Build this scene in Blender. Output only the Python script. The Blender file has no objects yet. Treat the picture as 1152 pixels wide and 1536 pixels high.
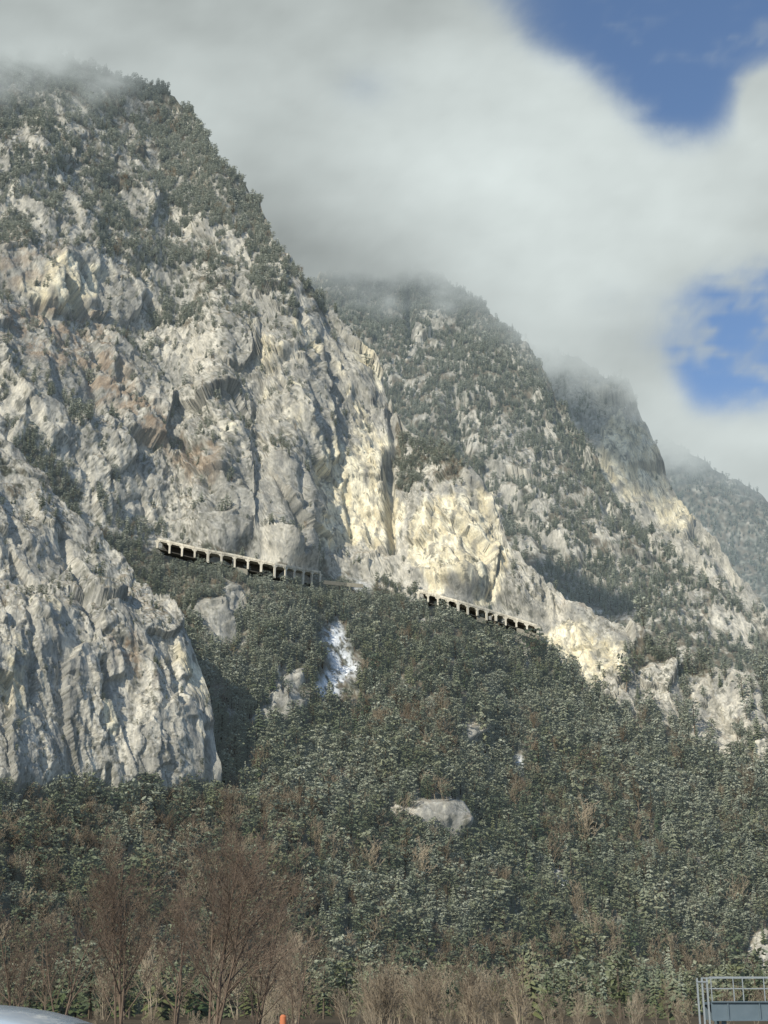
import bpy, math, random
import numpy as np
from mathutils import Vector, Matrix
rng=np.random.default_rng(7); random.seed(7)
sc=bpy.context.scene
# ------------------------------------------------------------ camera
CAMZ=1.47; PITCH=math.radians(19.5); F=768/math.tan(math.radians(20))
cam=bpy.data.cameras.new("camera"); co=bpy.data.objects.new("camera",cam); sc.collection.objects.link(co)
cam.sensor_fit='VERTICAL'; cam.angle=math.radians(40); cam.clip_end=30000; cam.clip_start=0.1
co.location=(0,0,CAMZ); co.rotation_euler=(math.pi/2+PITCH,0,0); sc.camera=co
def bearing(px,py):
    u=(np.asarray(px,float)-576)/F; v=(768-np.asarray(py,float))/F
    x=u; y=math.cos(PITCH)-v*math.sin(PITCH); z=math.sin(PITCH)+v*math.cos(PITCH)
    h=np.sqrt(x*x+y*y); return x/h,y/h,z/h
def world(px,py,d):
    x,y,t=bearing(px,py); return np.stack([x*d,y*d,t*d+CAMZ],-1)
# ------------------------------------------------------------ noise
_p=np.random.default_rng(3).permutation(256); _p=np.concatenate([_p,_p,_p])
_g=np.random.default_rng(5).normal(size=(256,3)); _g/=np.linalg.norm(_g,axis=1)[:,None]
def perlin(x,y,z):
    xi=np.floor(x).astype(int);yi=np.floor(y).astype(int);zi=np.floor(z).astype(int)
    xf=x-xi;yf=y-yi;zf=z-zi
    f=lambda t:t*t*t*(t*(t*6-15)+10)
    u,v,w=f(xf),f(yf),f(zf); out=0
    for a in (0,1):
        for b in (0,1):
            for c in (0,1):
                h=_p[_p[_p[(xi+a)&255]+((yi+b)&255)]+((zi+c)&255)]
                g=_g[h]
                d=g[...,0]*(xf-a)+g[...,1]*(yf-b)+g[...,2]*(zf-c)
                out=out+d*(u if a else 1-u)*(v if b else 1-v)*(w if c else 1-w)
    return out*1.5
def fbm(x,y,z,o=4,g=.5):
    s=0;a=1
    for i in range(o):
        s=s+a*perlin(x,y,z); x=x*2.03+11.3;y=y*2.03+5.7;z=z*2.03+3.1;a*=g
    return s
def ridged(x,y,z,o=3,g=.5):
    s=0;a=1
    for i in range(o):
        s=s+a*(1-2*np.abs(perlin(x,y,z))); x=x*2.1+7.3;y=y*2.1+15.7;z=z*2.1+9.1;a*=g
    return s
def smooth(a,b,x):
    t=np.clip((x-a)/(b-a),0,1); return t*t*(3-2*t)
def facet(x,y,z,seed):
    """worley cells: tilted plane per cell + a random tone per cell"""
    xi=np.floor(x).astype(int);yi=np.floor(y).astype(int);zi=np.floor(z).astype(int)
    best=np.full(x.shape,9e9);off=np.zeros(x.shape);tone=np.zeros(x.shape)
    for a in (-1,0,1):
        for b in (-1,0,1):
            for c in (-1,0,1):
                h=_p[_p[_p[(xi+a+seed)&255]+((yi+b)&255)]+((zi+c)&255)]; g=_g[h]; h2=_p[h]; g2=_g[h2]
                dx=x-(xi+a+.5+.45*g[...,0]);dy=y-(yi+b+.5+.45*g[...,1]);dz=z-(zi+c+.5+.45*g[...,2])
                d=dx*dx+dy*dy+dz*dz; m=d<best
                best=np.where(m,d,best); off=np.where(m,g2[...,0]*dx+g2[...,1]*dy+g2[...,2]*dz+.5*g2[...,0],off); tone=np.where(m,h2/255.,tone)
    return off,tone
# ------------------------------------------------------------ rasters
ST=4.; RX=np.arange(-600,1760,ST); RY=np.arange(-500,1660,ST)
GX,GY=np.meshgrid(RX,RY)
WX=GX+22*fbm(GX/70,GY/70,0*GX+1.5,4,.6); WY=GY+22*fbm(GX/70,GY/70,0*GX+8.5,4,.6)
def poly(pts,wx=None,wy=None):
    X=WX if wx is None else wx; Y=WY if wy is None else wy
    ins=np.zeros(X.shape,bool); n=len(pts)
    for i in range(n):
        x1,y1=pts[i];x2,y2=pts[(i+1)%n]
        if y1==y2: continue
        c=((y1>Y)!=(y2>Y))&(X<(x2-x1)*(Y-y1)/(y2-y1)+x1); ins^=c
    return ins.astype(float)
def blur(a,r):
    k=max(1,int(r/ST))
    for _ in range(3):
        for ax in (0,1):
            pad=[(0,0),(0,0)];pad[ax]=(k+1,k)
            c=np.cumsum(np.pad(a,pad,mode='edge'),axis=ax)
            n=2*k+1
            if ax==0: a=(c[n:]-c[:-n])/n
            else: a=(c[:,n:]-c[:,:-n])/n
    return a
def samp(R,px,py):
    fx=np.clip((px-RX[0])/ST,0,len(RX)-1.001);fy=np.clip((py-RY[0])/ST,0,len(RY)-1.001)
    ix=fx.astype(int);iy=fy.astype(int);fx=fx-ix;fy=fy-iy
    return (R[iy,ix]*(1-fx)+R[iy,ix+1]*fx)*(1-fy)+(R[iy+1,ix]*(1-fx)+R[iy+1,ix+1]*fx)*fy
def paint(R,pts,val,soft=4,k=1.):
    m=blur(poly(pts),soft)*k; return R*(1-m)+val*m
# --- near mountain rock map
rock=np.full(GX.shape,.04)
rock=paint(rock,[(-700,-600),(1800,-600),(1800,900),(945,960),(935,1010),(810,950),(700,908),(620,885),(480,865),(240,815),(180,800),(110,780),(0,700),(-700,500)],.72,6)
rock=paint(rock,[(-700,-600),(420,-600),(440,400),(400,400),(340,340),(300,330),(230,300),(150,330),(90,240),(0,240),(-700,240)],.26,14)
rock=paint(rock,[(-700,240),(0,240),(150,330),(300,330),(400,400),(360,470),(200,540),(150,400),(0,390),(-700,400)],.5,14)
rock=paint(rock,[(370,400),(440,400),(560,560),(600,640),(560,600),(480,500),(420,450)],.35,8)
rock=paint(rock,[(20,640),(90,690),(140,790),(90,780),(20,720)],.05,5)
rock=paint(rock,[(0,160),(60,160),(200,200),(230,280),(100,240),(0,250)],.46,14)
rock=paint(rock,[(360,480),(470,480),(530,520),(592,620),(588,815),(470,825),(330,790),(180,700),(150,560),(250,600),(330,560)],1.,8,.95)
rock=paint(rock,[(0,380),(150,390),(160,560),(100,520),(30,470)],.9,10,.8)
rock=paint(rock,[(590,640),(650,665),(720,730),(690,740),(640,720),(600,740)],.2,5)
rock=paint(rock,[(600,750),(640,725),(715,730),(762,810),(768,850),(740,893),(620,862),(596,820)],1.,4)
rock=paint(rock,[(765,845),(830,895),(945,935),(940,1000),(900,1050),(850,1000),(800,940),(740,900)],1.,4)
rock=paint(rock,[(180,785),(480,845),(600,858),(600,885),(480,866),(240,815)],.3,3)
for pl in ([(600,1225),(650,1205),(682,1215),(680,1275),(640,1262),(605,1258)],[(295,905),(345,900),(350,950),(320,990),(290,940)],
  [(385,1060),(400,1010),(440,1030),(470,1050),(460,1078),(420,1070)],[(670,1095),(720,1090),(725,1125),(690,1125)],
  [(925,1005),(1010,985),(1020,1085),(960,1070),(915,1060)],[(1030,1000),(1110,975),(1145,1060),(1140,1140),(1060,1115),(1025,1070)],
  [(1110,1430),(1160,1400),(1170,1470),(1120,1460)],[(770,950),(800,960),(790,1000),(770,985)],
  [(1040,880),(1140,900),(1152,960),(1080,940)]):
    rock=paint(rock,pl,.95,2)
yel=np.zeros(GX.shape)
for pl,v in (([(468,700),(560,640),(592,640),(590,812),(470,822)],1),([(608,775),(690,745),(745,765),(770,840),(740,893),(612,862)],1),
  ([(20,425),(90,405),(150,405),(140,462),(60,455)],1),([(800,935),(850,930),(945,945),(920,1040),(890,1045)],.8),([(390,480),(450,490),(430,530),(400,520)],.7),
  ([(330,640),(360,650),(360,690),(330,690)],.6),([(190,590),(240,600),(240,640),(200,620)],.5),([(110,540),(150,520),(150,570),(120,580)],.6),
  ([(600,1225),(650,1205),(682,1215),(680,1275)],.3),([(360,480),(560,520),(590,640),(460,700),(380,620)],.34)):
    yel=paint(yel,pl,v,8)
brn=np.zeros(GX.shape)
for pl,v in (([(0,450),(140,462),(200,600),(320,680),(330,740),(240,700),(100,560),(0,540)],.75),([(200,630),(290,680),(300,692),(210,650)],1),([(0,330),(90,400),(30,430),(0,430)],.5),
   ([(860,880),(900,900),(880,915),(850,900)],.6),([(462,945),(500,955),(490,1010),(455,985)],1.)):
    brn=paint(brn,pl,v,6)
snow=np.zeros(GX.shape)
for pl in ([(482,962),(502,944),(520,975),(530,1002),(545,1020),(520,1022),(512,1040),(490,1056),(470,1046),(492,1000)],[(335,1180),(355,1195),(350,1215),(338,1205)],[(765,1155),(790,1150),(790,1172)],[(828,1318),(858,1322),(852,1347),(830,1342)],[(742,1205),(757,1215),(745,1227)],[(520,868),(548,878),(535,887)],[(120,1205),(140,1200),(135,1220)]):
    snow=np.maximum(snow,blur(poly(pl,GX+.5*(WX-GX),GY+.5*(WY-GY)),1))
# --- depth rasters
BX,BY,TAU=bearing(GX,GY)
def depth(S,d0):
    dt=np.zeros_like(TAU); dt[:-1]=TAU[:-1]-TAU[1:]
    inc=dt/np.maximum(S-TAU,.42)
    ln=np.cumsum(inc[::-1],axis=0)[::-1]
    return blur(d0*np.exp(ln),14)
d0=(345+np.clip(GX,-300,1500)/1152*95)*1.6
rs=blur(rock,18)
ab=smooth(960,780,GY-np.clip(GX-800,0,None)*.5)
D1=depth(.9+np.maximum(rs*1.2,ab*.85),d0)
def bulge(D,x,y,sx,sy,a): return D-a*np.exp(-((GX-x)/sx)**2-((GY-y)/sy)**2)
D1=bulge(D1,520,700,120,220,9);D1=bulge(D1,700,790,90,170,9);D1=bulge(D1,300,600,120,240,-14)
D1=bulge(D1,200,420,110,240,-14);D1=bulge(D1,90,400,90,220,12)
D1=bulge(D1,620,1150,80,240,9);D1=bulge(D1,500,1050,60,230,-12);D1=bulge(D1,830,1200,90,280,-12);D1=bulge(D1,970,1200,80,260,10)
D2=depth(np.full(GX.shape,1.25),1300+0*GX)
D3=depth(np.full(GX.shape,1.4),1640+0*GX)
D4=depth(np.full(GX.shape,1.3),3700+0*GX)
rock2=np.full(GX.shape,.25)
for pl in ([(690,640),(760,640),(830,700),(850,780),(800,800),(740,740)],[(600,470),(640,470),(650,560),(600,560)],[(850,700),(930,760),(980,830),(900,830)],[(760,760),(860,800),(900,870),(820,850)],[(960,860),(1060,900),(1152,960),(1100,990),(1000,930)]):
    rock2=paint(rock2,pl,.48,12)
rock3=paint(np.full(GX.shape,.45),[(850,560),(940,600),(1080,800),(1152,930),(1040,860),(940,760),(880,680)],.85,10)
yel3=paint(np.zeros(GX.shape),[(885,650),(930,640),(1030,770),(1040,810),(1000,790),(910,715)],1.,8)
Z0=np.zeros(GX.shape)
rock0=paint(np.full(GX.shape,.97),[(-700,300),(0,600),(110,770),(210,880),(300,980),(280,990),(200,910),(100,820),(40,800),(0,740),(-700,600)],.4,8)
rock0=paint(rock0,[(-700,1180),(400,1180),(400,1400),(-700,1400)],.2,6)
yel0=paint(Z0,[(150,1050),(175,1060),(170,1110),(155,1100)],1,4); yel0=paint(yel0,[(230,950),(300,1000),(310,1100),(260,1050)],.45,10)
yel0=paint(yel0,[(0,850),(80,900),(60,1100),(0,1050)],.35,10)
brn0=paint(Z0,[(150,940),(210,990),(240,1010),(200,1000),(150,975)],1,4)
# --------------------------------------------------------- materials
def newmat(n):
    m=bpy.data.materials.new(n); m.use_nodes=True; m.node_tree.nodes.clear(); return m,m.node_tree
class NT:
    def __init__(s,t): s.t=t
    def n(s,ty,**k):
        nd=s.t.nodes.new(ty)
        for a,b in k.items(): setattr(nd,a,b)
        return nd
    def l(s,a,b): s.t.links.new(a,b)
    def math(s,op,a,b=None,clamp=False):
        nd=s.n('ShaderNodeMath',operation=op,use_clamp=clamp)
        for i,v in enumerate((a,b)):
            if v is None: continue
            if isinstance(v,(int,float)): nd.inputs[i].default_value=v
            else: s.l(v,nd.inputs[i])
        return nd.outputs[0]
    def mix(s,f,a,b,bt='MIX'):
        nd=s.n('ShaderNodeMix',data_type='RGBA',blend_type=bt)
        for i,v in ((0,f),(6,a),(7,b)):
            if isinstance(v,(int,float)): nd.inputs[i].default_value=v
            elif isinstance(v,tuple): nd.inputs[i].default_value=(*v,1)
            else: s.l(v,nd.inputs[i])
        return nd.outputs[2]
    def ramp(s,f,a,b,lo=0.,hi=1.):
        nd=s.n('ShaderNodeMapRange',interpolation_type='SMOOTHSTEP'); s.l(f,nd.inputs[0])
        for i,v in ((1,a),(2,b),(3,lo),(4,hi)): nd.inputs[i].default_value=v
        return nd.outputs[0]
    def noise(s,vec,scale,det=4,rough=.6,dist=0,ty=None):
        nd=s.n('ShaderNodeTexNoise'); s.l(vec,nd.inputs['Vector'])
        if ty: nd.noise_type=ty
        nd.inputs['Scale'].default_value=scale;nd.inputs['Detail'].default_value=det;nd.inputs['Roughness'].default_value=rough;nd.inputs['Distortion'].default_value=dist
        return nd.outputs[0]
    def mapv(s,vec,sc,rot=(0,0,0)):
        nd=s.n('ShaderNodeMapping'); s.l(vec,nd.inputs[0]); nd.inputs['Scale'].default_value=sc; nd.inputs['Rotation'].default_value=rot; return nd.outputs[0]
    def attr(s,name,ty='GEOMETRY'):
        return s.n('ShaderNodeAttribute',attribute_name=name,attribute_type=ty)
    def out(s,sh): o=s.n('ShaderNodeOutputMaterial'); s.l(sh,o.inputs[0])
    def bsdf(s,col,rough=.9,spec=.15,normal=None,**k):
        b=s.n('ShaderNodeBsdfPrincipled')
        if isinstance(col,tuple): b.inputs['Base Color'].default_value=(*col,1)
        else: s.l(col,b.inputs['Base Color'])
        b.inputs['Roughness'].default_value=rough; b.inputs['Specular IOR Level'].default_value=spec
        if normal is not None: s.l(normal,b.inputs['Normal'])
        for a,v in k.items(): b.inputs[a].default_value=v
        return b.outputs[0]
    def diff(s,col,normal=None):
        b=s.n('ShaderNodeBsdfDiffuse'); s.l(col,b.inputs[0])
        if normal is not None: s.l(normal,b.inputs['Normal'])
        return b.outputs[0]
    def haze(s,sh,m):  # aerial haze painted into the surface: pale blue emission growing with distance
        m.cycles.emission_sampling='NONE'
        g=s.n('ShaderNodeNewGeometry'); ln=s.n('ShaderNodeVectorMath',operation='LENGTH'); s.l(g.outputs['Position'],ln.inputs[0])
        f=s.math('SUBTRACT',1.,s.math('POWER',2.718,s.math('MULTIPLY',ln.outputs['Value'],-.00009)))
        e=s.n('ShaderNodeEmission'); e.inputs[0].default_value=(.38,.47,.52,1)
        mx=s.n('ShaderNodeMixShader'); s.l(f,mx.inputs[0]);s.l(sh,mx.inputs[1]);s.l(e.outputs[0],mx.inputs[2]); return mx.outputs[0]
def terrain_mat(name,k=1.):
    m,t=newmat(name); N=NT(t)
    P=N.n('ShaderNodeTexCoord').outputs['Object']
    a=N.attr('albedo').outputs['Color']
    n=N.noise(N.mapv(P,(1,1,.45),(0,.25,0)),.8*k,3,.7)
    col=N.mix(1.,a,N.mix(N.ramp(n,.35,.65),(.82,.82,.83),(1.13,1.12,1.10)),'MULTIPLY')
    bp=N.n('ShaderNodeBump'); bp.inputs['Strength'].default_value=.6; bp.inputs['Distance'].default_value=.9/k
    N.l(n,bp.inputs['Height'])
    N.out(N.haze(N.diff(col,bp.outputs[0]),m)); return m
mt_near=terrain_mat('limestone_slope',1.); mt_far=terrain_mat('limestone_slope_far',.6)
def L3c(a,b,f): return np.asarray(a)*(1-f[...,None])+np.asarray(b)*f[...,None]
def albedo(P,up,A,tone1,tone2,k,rough):
    x,y,z=P[...,0]*k,P[...,1]*k,P[...,2]*k
    tx=x*.94+z*.35*.4; tz=(-x*.35+z*.94)*.4
    n1=fbm(tx*.022,y*.022,tz*.022,6,.6); n2=fbm(tx*.12,y*.12,tz*.07+5,4,.62); n3=fbm(x*.5,y*.5,z*.5,2,.7)
    aY=np.clip(A.get('yel',0*x),0,1);aB=A.get('brn',0*x);aS=A.get('snow',0*x);aR=A['rock']
    c=L3c((.35,.342,.305),(.56,.535,.46),smooth(-.4,.35,n1))
    c=c*(.78+.22*smooth(-.3,.3,n2))[...,None]
    c=c*(.88+.20*tone1)[...,None]*(.93+.12*tone2)[...,None]
    c=L3c(c,(.66,.635,.56),smooth(.15,.6,n3)*(.15+.45*rough))
    yf=smooth(.3,.62,aY+.42*fbm(tx*.045,y*.045,tz*.045+9,5,.62)+.1*(tone1-.5))*np.clip(aY*3,0,1)
    yc=L3c((.60,.54,.385),(.80,.75,.58),smooth(-.3,.4,n2))*(.88+.2*tone1)[...,None]
    c=c*(1-yf[...,None])+yc*yf[...,None]
    st=fbm(x*.13,y*.13,z*.009,4,.65); c=L3c(c,(.19,.19,.18),smooth(.12,.6,st)*.7)
    st=fbm(x*.42+4,y*.42,z*.03,3,.65); c=L3c(c,(.24,.24,.22),smooth(.2,.6,st)*.5)
    cr=fbm(tx*.22+3,y*.22,z*.08,5,.7); c=L3c(c,(.11,.11,.09),smooth(-.42,-.65,cr)*.8)
    v=smooth(.45,.7,up+.25*n3+.15*n2)*(1-.85*aY)*(.45+.4*rough)
    vc=L3c((.12,.112,.08),(.25,.205,.145),smooth(-.3,.3,fbm(x*.15,y*.15,z*.15,2)))
    w3=smooth(.02,.45,n3)[...,None]; vc=vc*(1-w3)+np.array((.46,.46,.42))*w3
    c=c*(1-v[...,None])+vc*v[...,None]
    big=smooth(-.3,.3,fbm(x*.02+1,y*.02,z*.02,4,.6))
    sp=smooth(.28,.5,fbm(x*.3+7,y*.3,z*.3,3,.75)+.12*(big-.5))*.75*(1-.9*aY)*(.25+.4*big+.35*rough); c=L3c(c,(.09,.088,.062),sp)
    bf=np.clip(aB,0,1)*smooth(-.25,.15,fbm(x*.07,y*.07,z*.07+4,5,.7)); c=c*(1-bf[...,None])+L3c((.20,.14,.09),(.33,.255,.18),smooth(-.4,.4,n3))*bf[...,None]
    ff=L3c((.05,.05,.033),(.13,.11,.078),smooth(-.3,.3,n2)); ff=L3c(ff,(.34,.36,.31),smooth(.1,.5,n3)*.5)
    rr=smooth(.22,.40,aR+.42*fbm(x*.05+2,y*.05,z*.05,5,.65)); c=ff*(1-rr[...,None])+c*rr[...,None]
    sn=fbm(x*.16,y*.16,z*.05,4,.75); sf=np.clip(aS*1.2,0,1)*smooth(-.5,.0,sn); c=L3c(c,(.60,.64,.67),sf); c=L3c(c,(.74,.77,.80),sf*smooth(.0,.5,sn))
    return np.concatenate([np.clip(c,.01,.9),np.ones(c.shape[:2]+(1,))],-1)
# --------------------------------------------------------- mesh helper
def grid_mesh(name,P,attrs,mat,flip=False):
    nr,nc=P.shape[:2]; me=bpy.data.meshes.new(name)
    idx=np.arange(nr*nc).reshape(nr,nc)
    q=np.stack([idx[:-1,:-1],idx[:-1,1:],idx[1:,1:],idx[1:,:-1]],-1).reshape(-1,4)
    me.vertices.add(nr*nc); me.vertices.foreach_set('co',P.reshape(-1).astype(np.float32))
    me.loops.add(q.size); me.loops.foreach_set('vertex_index',q.reshape(-1).astype(np.int32))
    me.polygons.add(len(q)); me.polygons.foreach_set('loop_start',(np.arange(len(q))*4).astype(np.int32))
    me.update(calc_edges=True); me.validate()
    for k,v in attrs.items():
        if v.ndim==2:
            a=me.attributes.new(k,'FLOAT','POINT'); a.data.foreach_set('value',v.reshape(-1).astype(np.float32))
        else:
            a=me.attributes.new(k,'FLOAT_COLOR','POINT'); a.data.foreach_set('color',v.reshape(-1).astype(np.float32))
    me.materials.append(mat)
    ob=bpy.data.objects.new(name,me); sc.collection.objects.link(ob); return ob
ROAD=[(150,800),(190,812),(237,828),(300,842),(360,857),(420,872),(480,883),(540,890),(600,893),(640,906),(700,924),(760,942),(808,960)]
def road_y(px): return np.interp(px,[p[0] for p in ROAD],[p[1] for p in ROAD])
pts_all=[]
def layer(name,sil,x0,x1,dx,yb,rows,D,maps,mat,amp,lam=1.,feats=(),silj=5.,seed=0,back=90.,damp_road=False):
    cx=np.arange(x0,x1+dx,dx)
    top=np.interp(cx,[s[0] for s in sil],[s[1] for s in sil])
    top=top+silj*fbm(cx/28,0*cx+seed,0*cx,4,.6)
    t=np.linspace(0,1,rows)[:,None]
    PX=np.broadcast_to(cx,(rows,len(cx))).copy(); PY=yb+(top[None]-yb)*t
    d=samp(D,PX,PY); P=world(PX,PY,d)
    du=np.gradient(P,axis=1);dv=np.gradient(P,axis=0); Nn=np.cross(du,dv); Nn/=np.linalg.norm(Nn,axis=2)[...,None]+1e-9
    A={k:samp(v,PX,PY) for k,v in maps.items()}
    x,y,z=P[...,0]/lam,P[...,1]/lam,P[...,2]/lam
    r=np.clip(A['rock'],0,1)
    rg=smooth(-.25,.3,fbm(x/55+3,y/55,z/80,3,.6)); rgh=.25+.75*rg   # slabs stay smooth, broken ground stays rough
    wx=x+5*fbm(x/38,y/38,z/38,2);wz=z+8*fbm(x/45+9,y/45,z/45,2)
    sx=wx*.95+wz*.28; sz=-wx*.28+wz*.95
    h=11*fbm(x/130,y/130,z/190,3)
    h+=5.*ridged(sx/46,y/60,sz/115,3,.5)*(.4+.6*r)
    f1,_=facet(sx/28,y/32,sz/70,3); h+=8.*f1*(.25+.75*r)
    f2,t2=facet(sx/10+.7*perlin(x/12,y/12,z/12),y/12,sz/30,17); h+=2.3*f2*(.2+.8*r)
    f3,t3=facet(sx/3.8,y/5,sz/10,31); h+=.9*f3*(.1+.9*r)*rgh
    h+=1.6*ridged(sx/11,y/20,sz/55,4,.55)*(.2+.8*r)*(.4+.6*rgh)
    h+=.4*ridged(x/1.9,y/3,z/3.4,2,.6)*(.1+.9*r)*rgh
    st=sz/23+1.6*fbm(x/34,y/40,z/60,3); fr=st-np.floor(st); h+=1.3*(smooth(.0,.3,fr)-fr)*r*rgh
    h=h*amp*lam
    if damp_road:
        dy=PY-road_y(PX); w=np.exp(-(np.clip(np.abs(dy+10)-18,0,None)/14)**2)*smooth(140,190,PX)*(1-smooth(815,850,PX))
        h=h*(1-.9*w)-w*3.
    for ln,wd,dp in feats:
        best=np.full(PX.shape,1e9)
        for (ax,ay),(bx,by) in zip(ln[:-1],ln[1:]):
            vx,vy=bx-ax,by-ay; tt=np.clip(((PX-ax)*vx+(PY-ay)*vy)/(vx*vx+vy*vy),0,1)
            best=np.minimum(best,np.hypot(PX-ax-tt*vx,PY-ay-tt*vy))
        best=best+wd*.5*fbm(PX/14,PY/25,0*PX,2)
        h=h-dp*np.exp(-(best/wd)**2)
    P=P+Nn*h[...,None]
    du=np.gradient(P,axis=1);dv=np.gradient(P,axis=0);N2=np.cross(du,dv);nz=N2[...,2]/(np.linalg.norm(N2,axis=2)+1e-9)
    alb=albedo(P,nz,A,t2,t3,1./lam**.8,rg)
    nb=9; bx,by,_=bearing(cx,top); ext=[]
    for i in range(1,nb+1):
        Q=P[-1].copy(); s=back*i/nb
        j=fbm(Q[:,0]/20+i,Q[:,1]/20,Q[:,2]/20,2)*4
        Q[:,0]+=bx*(s+j);Q[:,1]+=by*(s+j);Q[:,2]-=s*.55+1.2*s*s/back*.5; ext.append(Q)
    PF=np.concatenate([P,np.array(ext)],0)
    grid_mesh(name,PF,{'albedo':np.concatenate([alb,np.repeat(alb[-1:],nb,0)],0)},mat)
    return P,PX,PY,A,nz,rg
feat1=[([(584,690),(583,760),(588,825)],6,16),([(140,540),(190,605),(260,660),(300,700),(330,770)],9,7),
  ([(175,560),(185,600)],6,8),([(225,640),(300,690),(350,700)],4,4),([(440,700),(450,830)],4,4),([(745,840),(735,895)],4,5),([(60,460),(150,470)],5,5),([(585,630),(600,700)],8,8),([(520,740),(530,800)],5,5),([(290,560),(300,620),(330,660)],5,5),([(380,640),(400,560),(470,520)],4,4)]
S1=[(-400,-260),(-100,20),(0,62),(60,72),(130,105),(210,125),(250,140),(285,165),(325,225),(350,262),(380,290),(400,335),(425,385),(450,425),(480,458),(520,510),(560,565),(588,620),(610,650),(650,668),(700,712),(742,775),(770,838),(815,880),(870,908),(935,932),(960,950),(1010,985),(1070,992),(1152,1025),(1500,1110)]
L1=layer('mountain_slope',S1,-260,1400,2.0,1570,700,D1,{'rock':rock,'yel':yel,'brn':brn,'snow':snow},mt_near,1.,feats=feat1,silj=9,damp_road=True)
S2=[(300,520),(440,440),(500,415),(560,400),(620,402),(660,412),(700,440),(740,480),(790,530),(820,575),(850,620),(880,660),(905,700),(940,760),(990,810),(1050,870),(1152,960),(1400,1080)]
feat2=[([(612,440),(615,520)],5,30),([(830,600),(880,700),(930,790)],8,20),([(680,600),(700,700),(780,780),(840,850)],12,22),([(900,700),(1000,850)],8,14)]
L2=layer('mountain_ridge',S2,380,1330,2.2,1120,300,D2,{'rock':rock2},mt_far,1.1,2.1,feat2,silj=9,seed=4,back=160)
S3=[(700,540),(800,520),(850,532),(890,545),(925,568),(950,605),(968,645),(990,700),(1018,752),(1050,790),(1085,835),(1115,870),(1152,925),(1400,1150)]
feat3=[([(1040,800),(1110,880)],10,18),([(960,640),(950,720)],6,10)]
L3=layer('mountain_ridge',S3,740,1330,2.2,1060,220,D3,{'rock':rock3,'yel':yel3},mt_far,1.,2.1,feat3,silj=9,seed=9,back=260)
S4=[(800,640),(940,640),(1000,655),(1050,690),(1090,718),(1135,738),(1152,762),(1250,800),(1500,900)]
L4=layer('mountain_ridge',S4,850,1500,3.5,1000,90,D4,{'rock':Z0+.1},mt_far,.8,4.,(),silj=7,seed=14,back=400)
base=np.array([float(samp(D1,np.array([float(p)]),np.array([1212.]))[0]) for p in RX])
i0=int((1212-RY[0])/ST)
dt=TAU-TAU[i0][None]
D0=blur(base[None]*np.exp(dt/np.where(GY<900,1.4,2.4)),16)
D0=bulge(D0,240,1080,70,160,8);D0=bulge(D0,60,1000,70,200,6)
S0=[(-400,520),(-100,600),(0,655),(40,690),(80,735),(110,768),(150,810),(180,838),(210,878),(245,905),(270,935),(295,975),(308,1020),(318,1080),(330,1150),(342,1260)]
feat0=[([(150,1000),(153,1050)],6,9),([(166,1150),(170,1180)],4,7),([(308,1120),(312,1170),(318,1195)],5,9),([(150,955),(240,1005)],5,4),([(255,990),(265,1060)],4,6),([(95,800),(120,900),(150,960)],5,5),([(40,900),(50,1050)],5,4)]
L0=layer('rock_crag',S0,-240,354,1.8,1262,360,D0,{'rock':rock0,'yel':yel0,'brn':brn0},mt_near,.8,.95,feat0,silj=6,seed=21,back=90)
# --------------------------------------------------------- tree scatter
def scatter(L,dens,size,kindf,frostf,N_per_m2,seed):
    P,PX,PY,A=L[:4]; r=np.random.default_rng(seed)
    a=P[:-1,1:]-P[:-1,:-1]; b=P[1:,:-1]-P[:-1,:-1]
    ar=np.linalg.norm(np.cross(a,b),axis=2)
    w=(ar*np.clip(dens[:-1,:-1],0,None)).reshape(-1); n=int(w.sum()*N_per_m2); w/=w.sum()
    c=r.choice(len(w),n,p=w); iy,ix=np.divmod(c,P.shape[1]-1)
    u=r.random(n)[:,None];v=r.random(n)[:,None]
    pos=P[iy,ix]+a[iy,ix]*u+b[iy,ix]*v
    px=PX[iy,ix];py=PY[iy,ix]
    s=size(px,py,r,n); kd=kindf(px,py,r,n); fr=frostf(px,py,pos,r,n)
    pos=pos.copy(); pos[:,2]-=.25
    pts_all.append(np.column_stack([pos,s,r.random(n)*6.283,kd,fr,r.random(n)])); print('scatter',n)
def dens_from(L,seed):
    P,PX,PY,A,nz=L[:5]; x,y,z=P[...,0],P[...,1],P[...,2]
    r=A['rock']
    nn=fbm(x/40+seed,y/40,z/40,5,.7)
    d=smooth(.05,-.12,(r-.42)+.6*nn*np.clip(r*3,0.15,1)*smooth(1.05,.8,r))
    led=smooth(.4,.8,nz)*.4*smooth(-.1,.3,nn)
    d=np.clip(np.maximum(d,led),0,1)
    if 'snow' in A: d=d*(1-np.clip(A['snow']*3,0,1))
    if 'yel' in A: d=d*(1-.95*np.clip(A['yel'],0,1))
    if 'brn' in A: d=d*(1-.8*np.clip(A['brn'],0,1))
    d=d*(.6+.8*np.clip(.5+fbm(x/15,y/15,z/15,2),0,1))
    return np.clip(d,0,None)
dn=dens_from(L1,0)
P,PX,PY,A,nz1,rg1=L1
dy=PY-road_y(PX)
g1=((PX>226)&(PX<494)&(dy<5)&(dy>-26)); g2=((PX>622)&(PX<817)&(dy<3)&(dy>-24))
gul=(PX>476)&(PX<540)&(PY>1030)&(PY<1062)
hid=(PX<325)&(PY<1195)&(PY>np.interp(PX,[s[0] for s in S0],[s[1] for s in S0])+30)
dn=np.where(g1|g2|gul|hid,0,dn)
dn=dn*np.where(PY>960,.85,1.)
def size1(px,py,r,n):
    s=np.interp(py,[0,400,800,900,1000,1200,1500],[7.2,6.8,6.,6.5,10.,11.5,11.5])
    return s*np.exp(r.normal(size=n)*.27)
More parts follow.
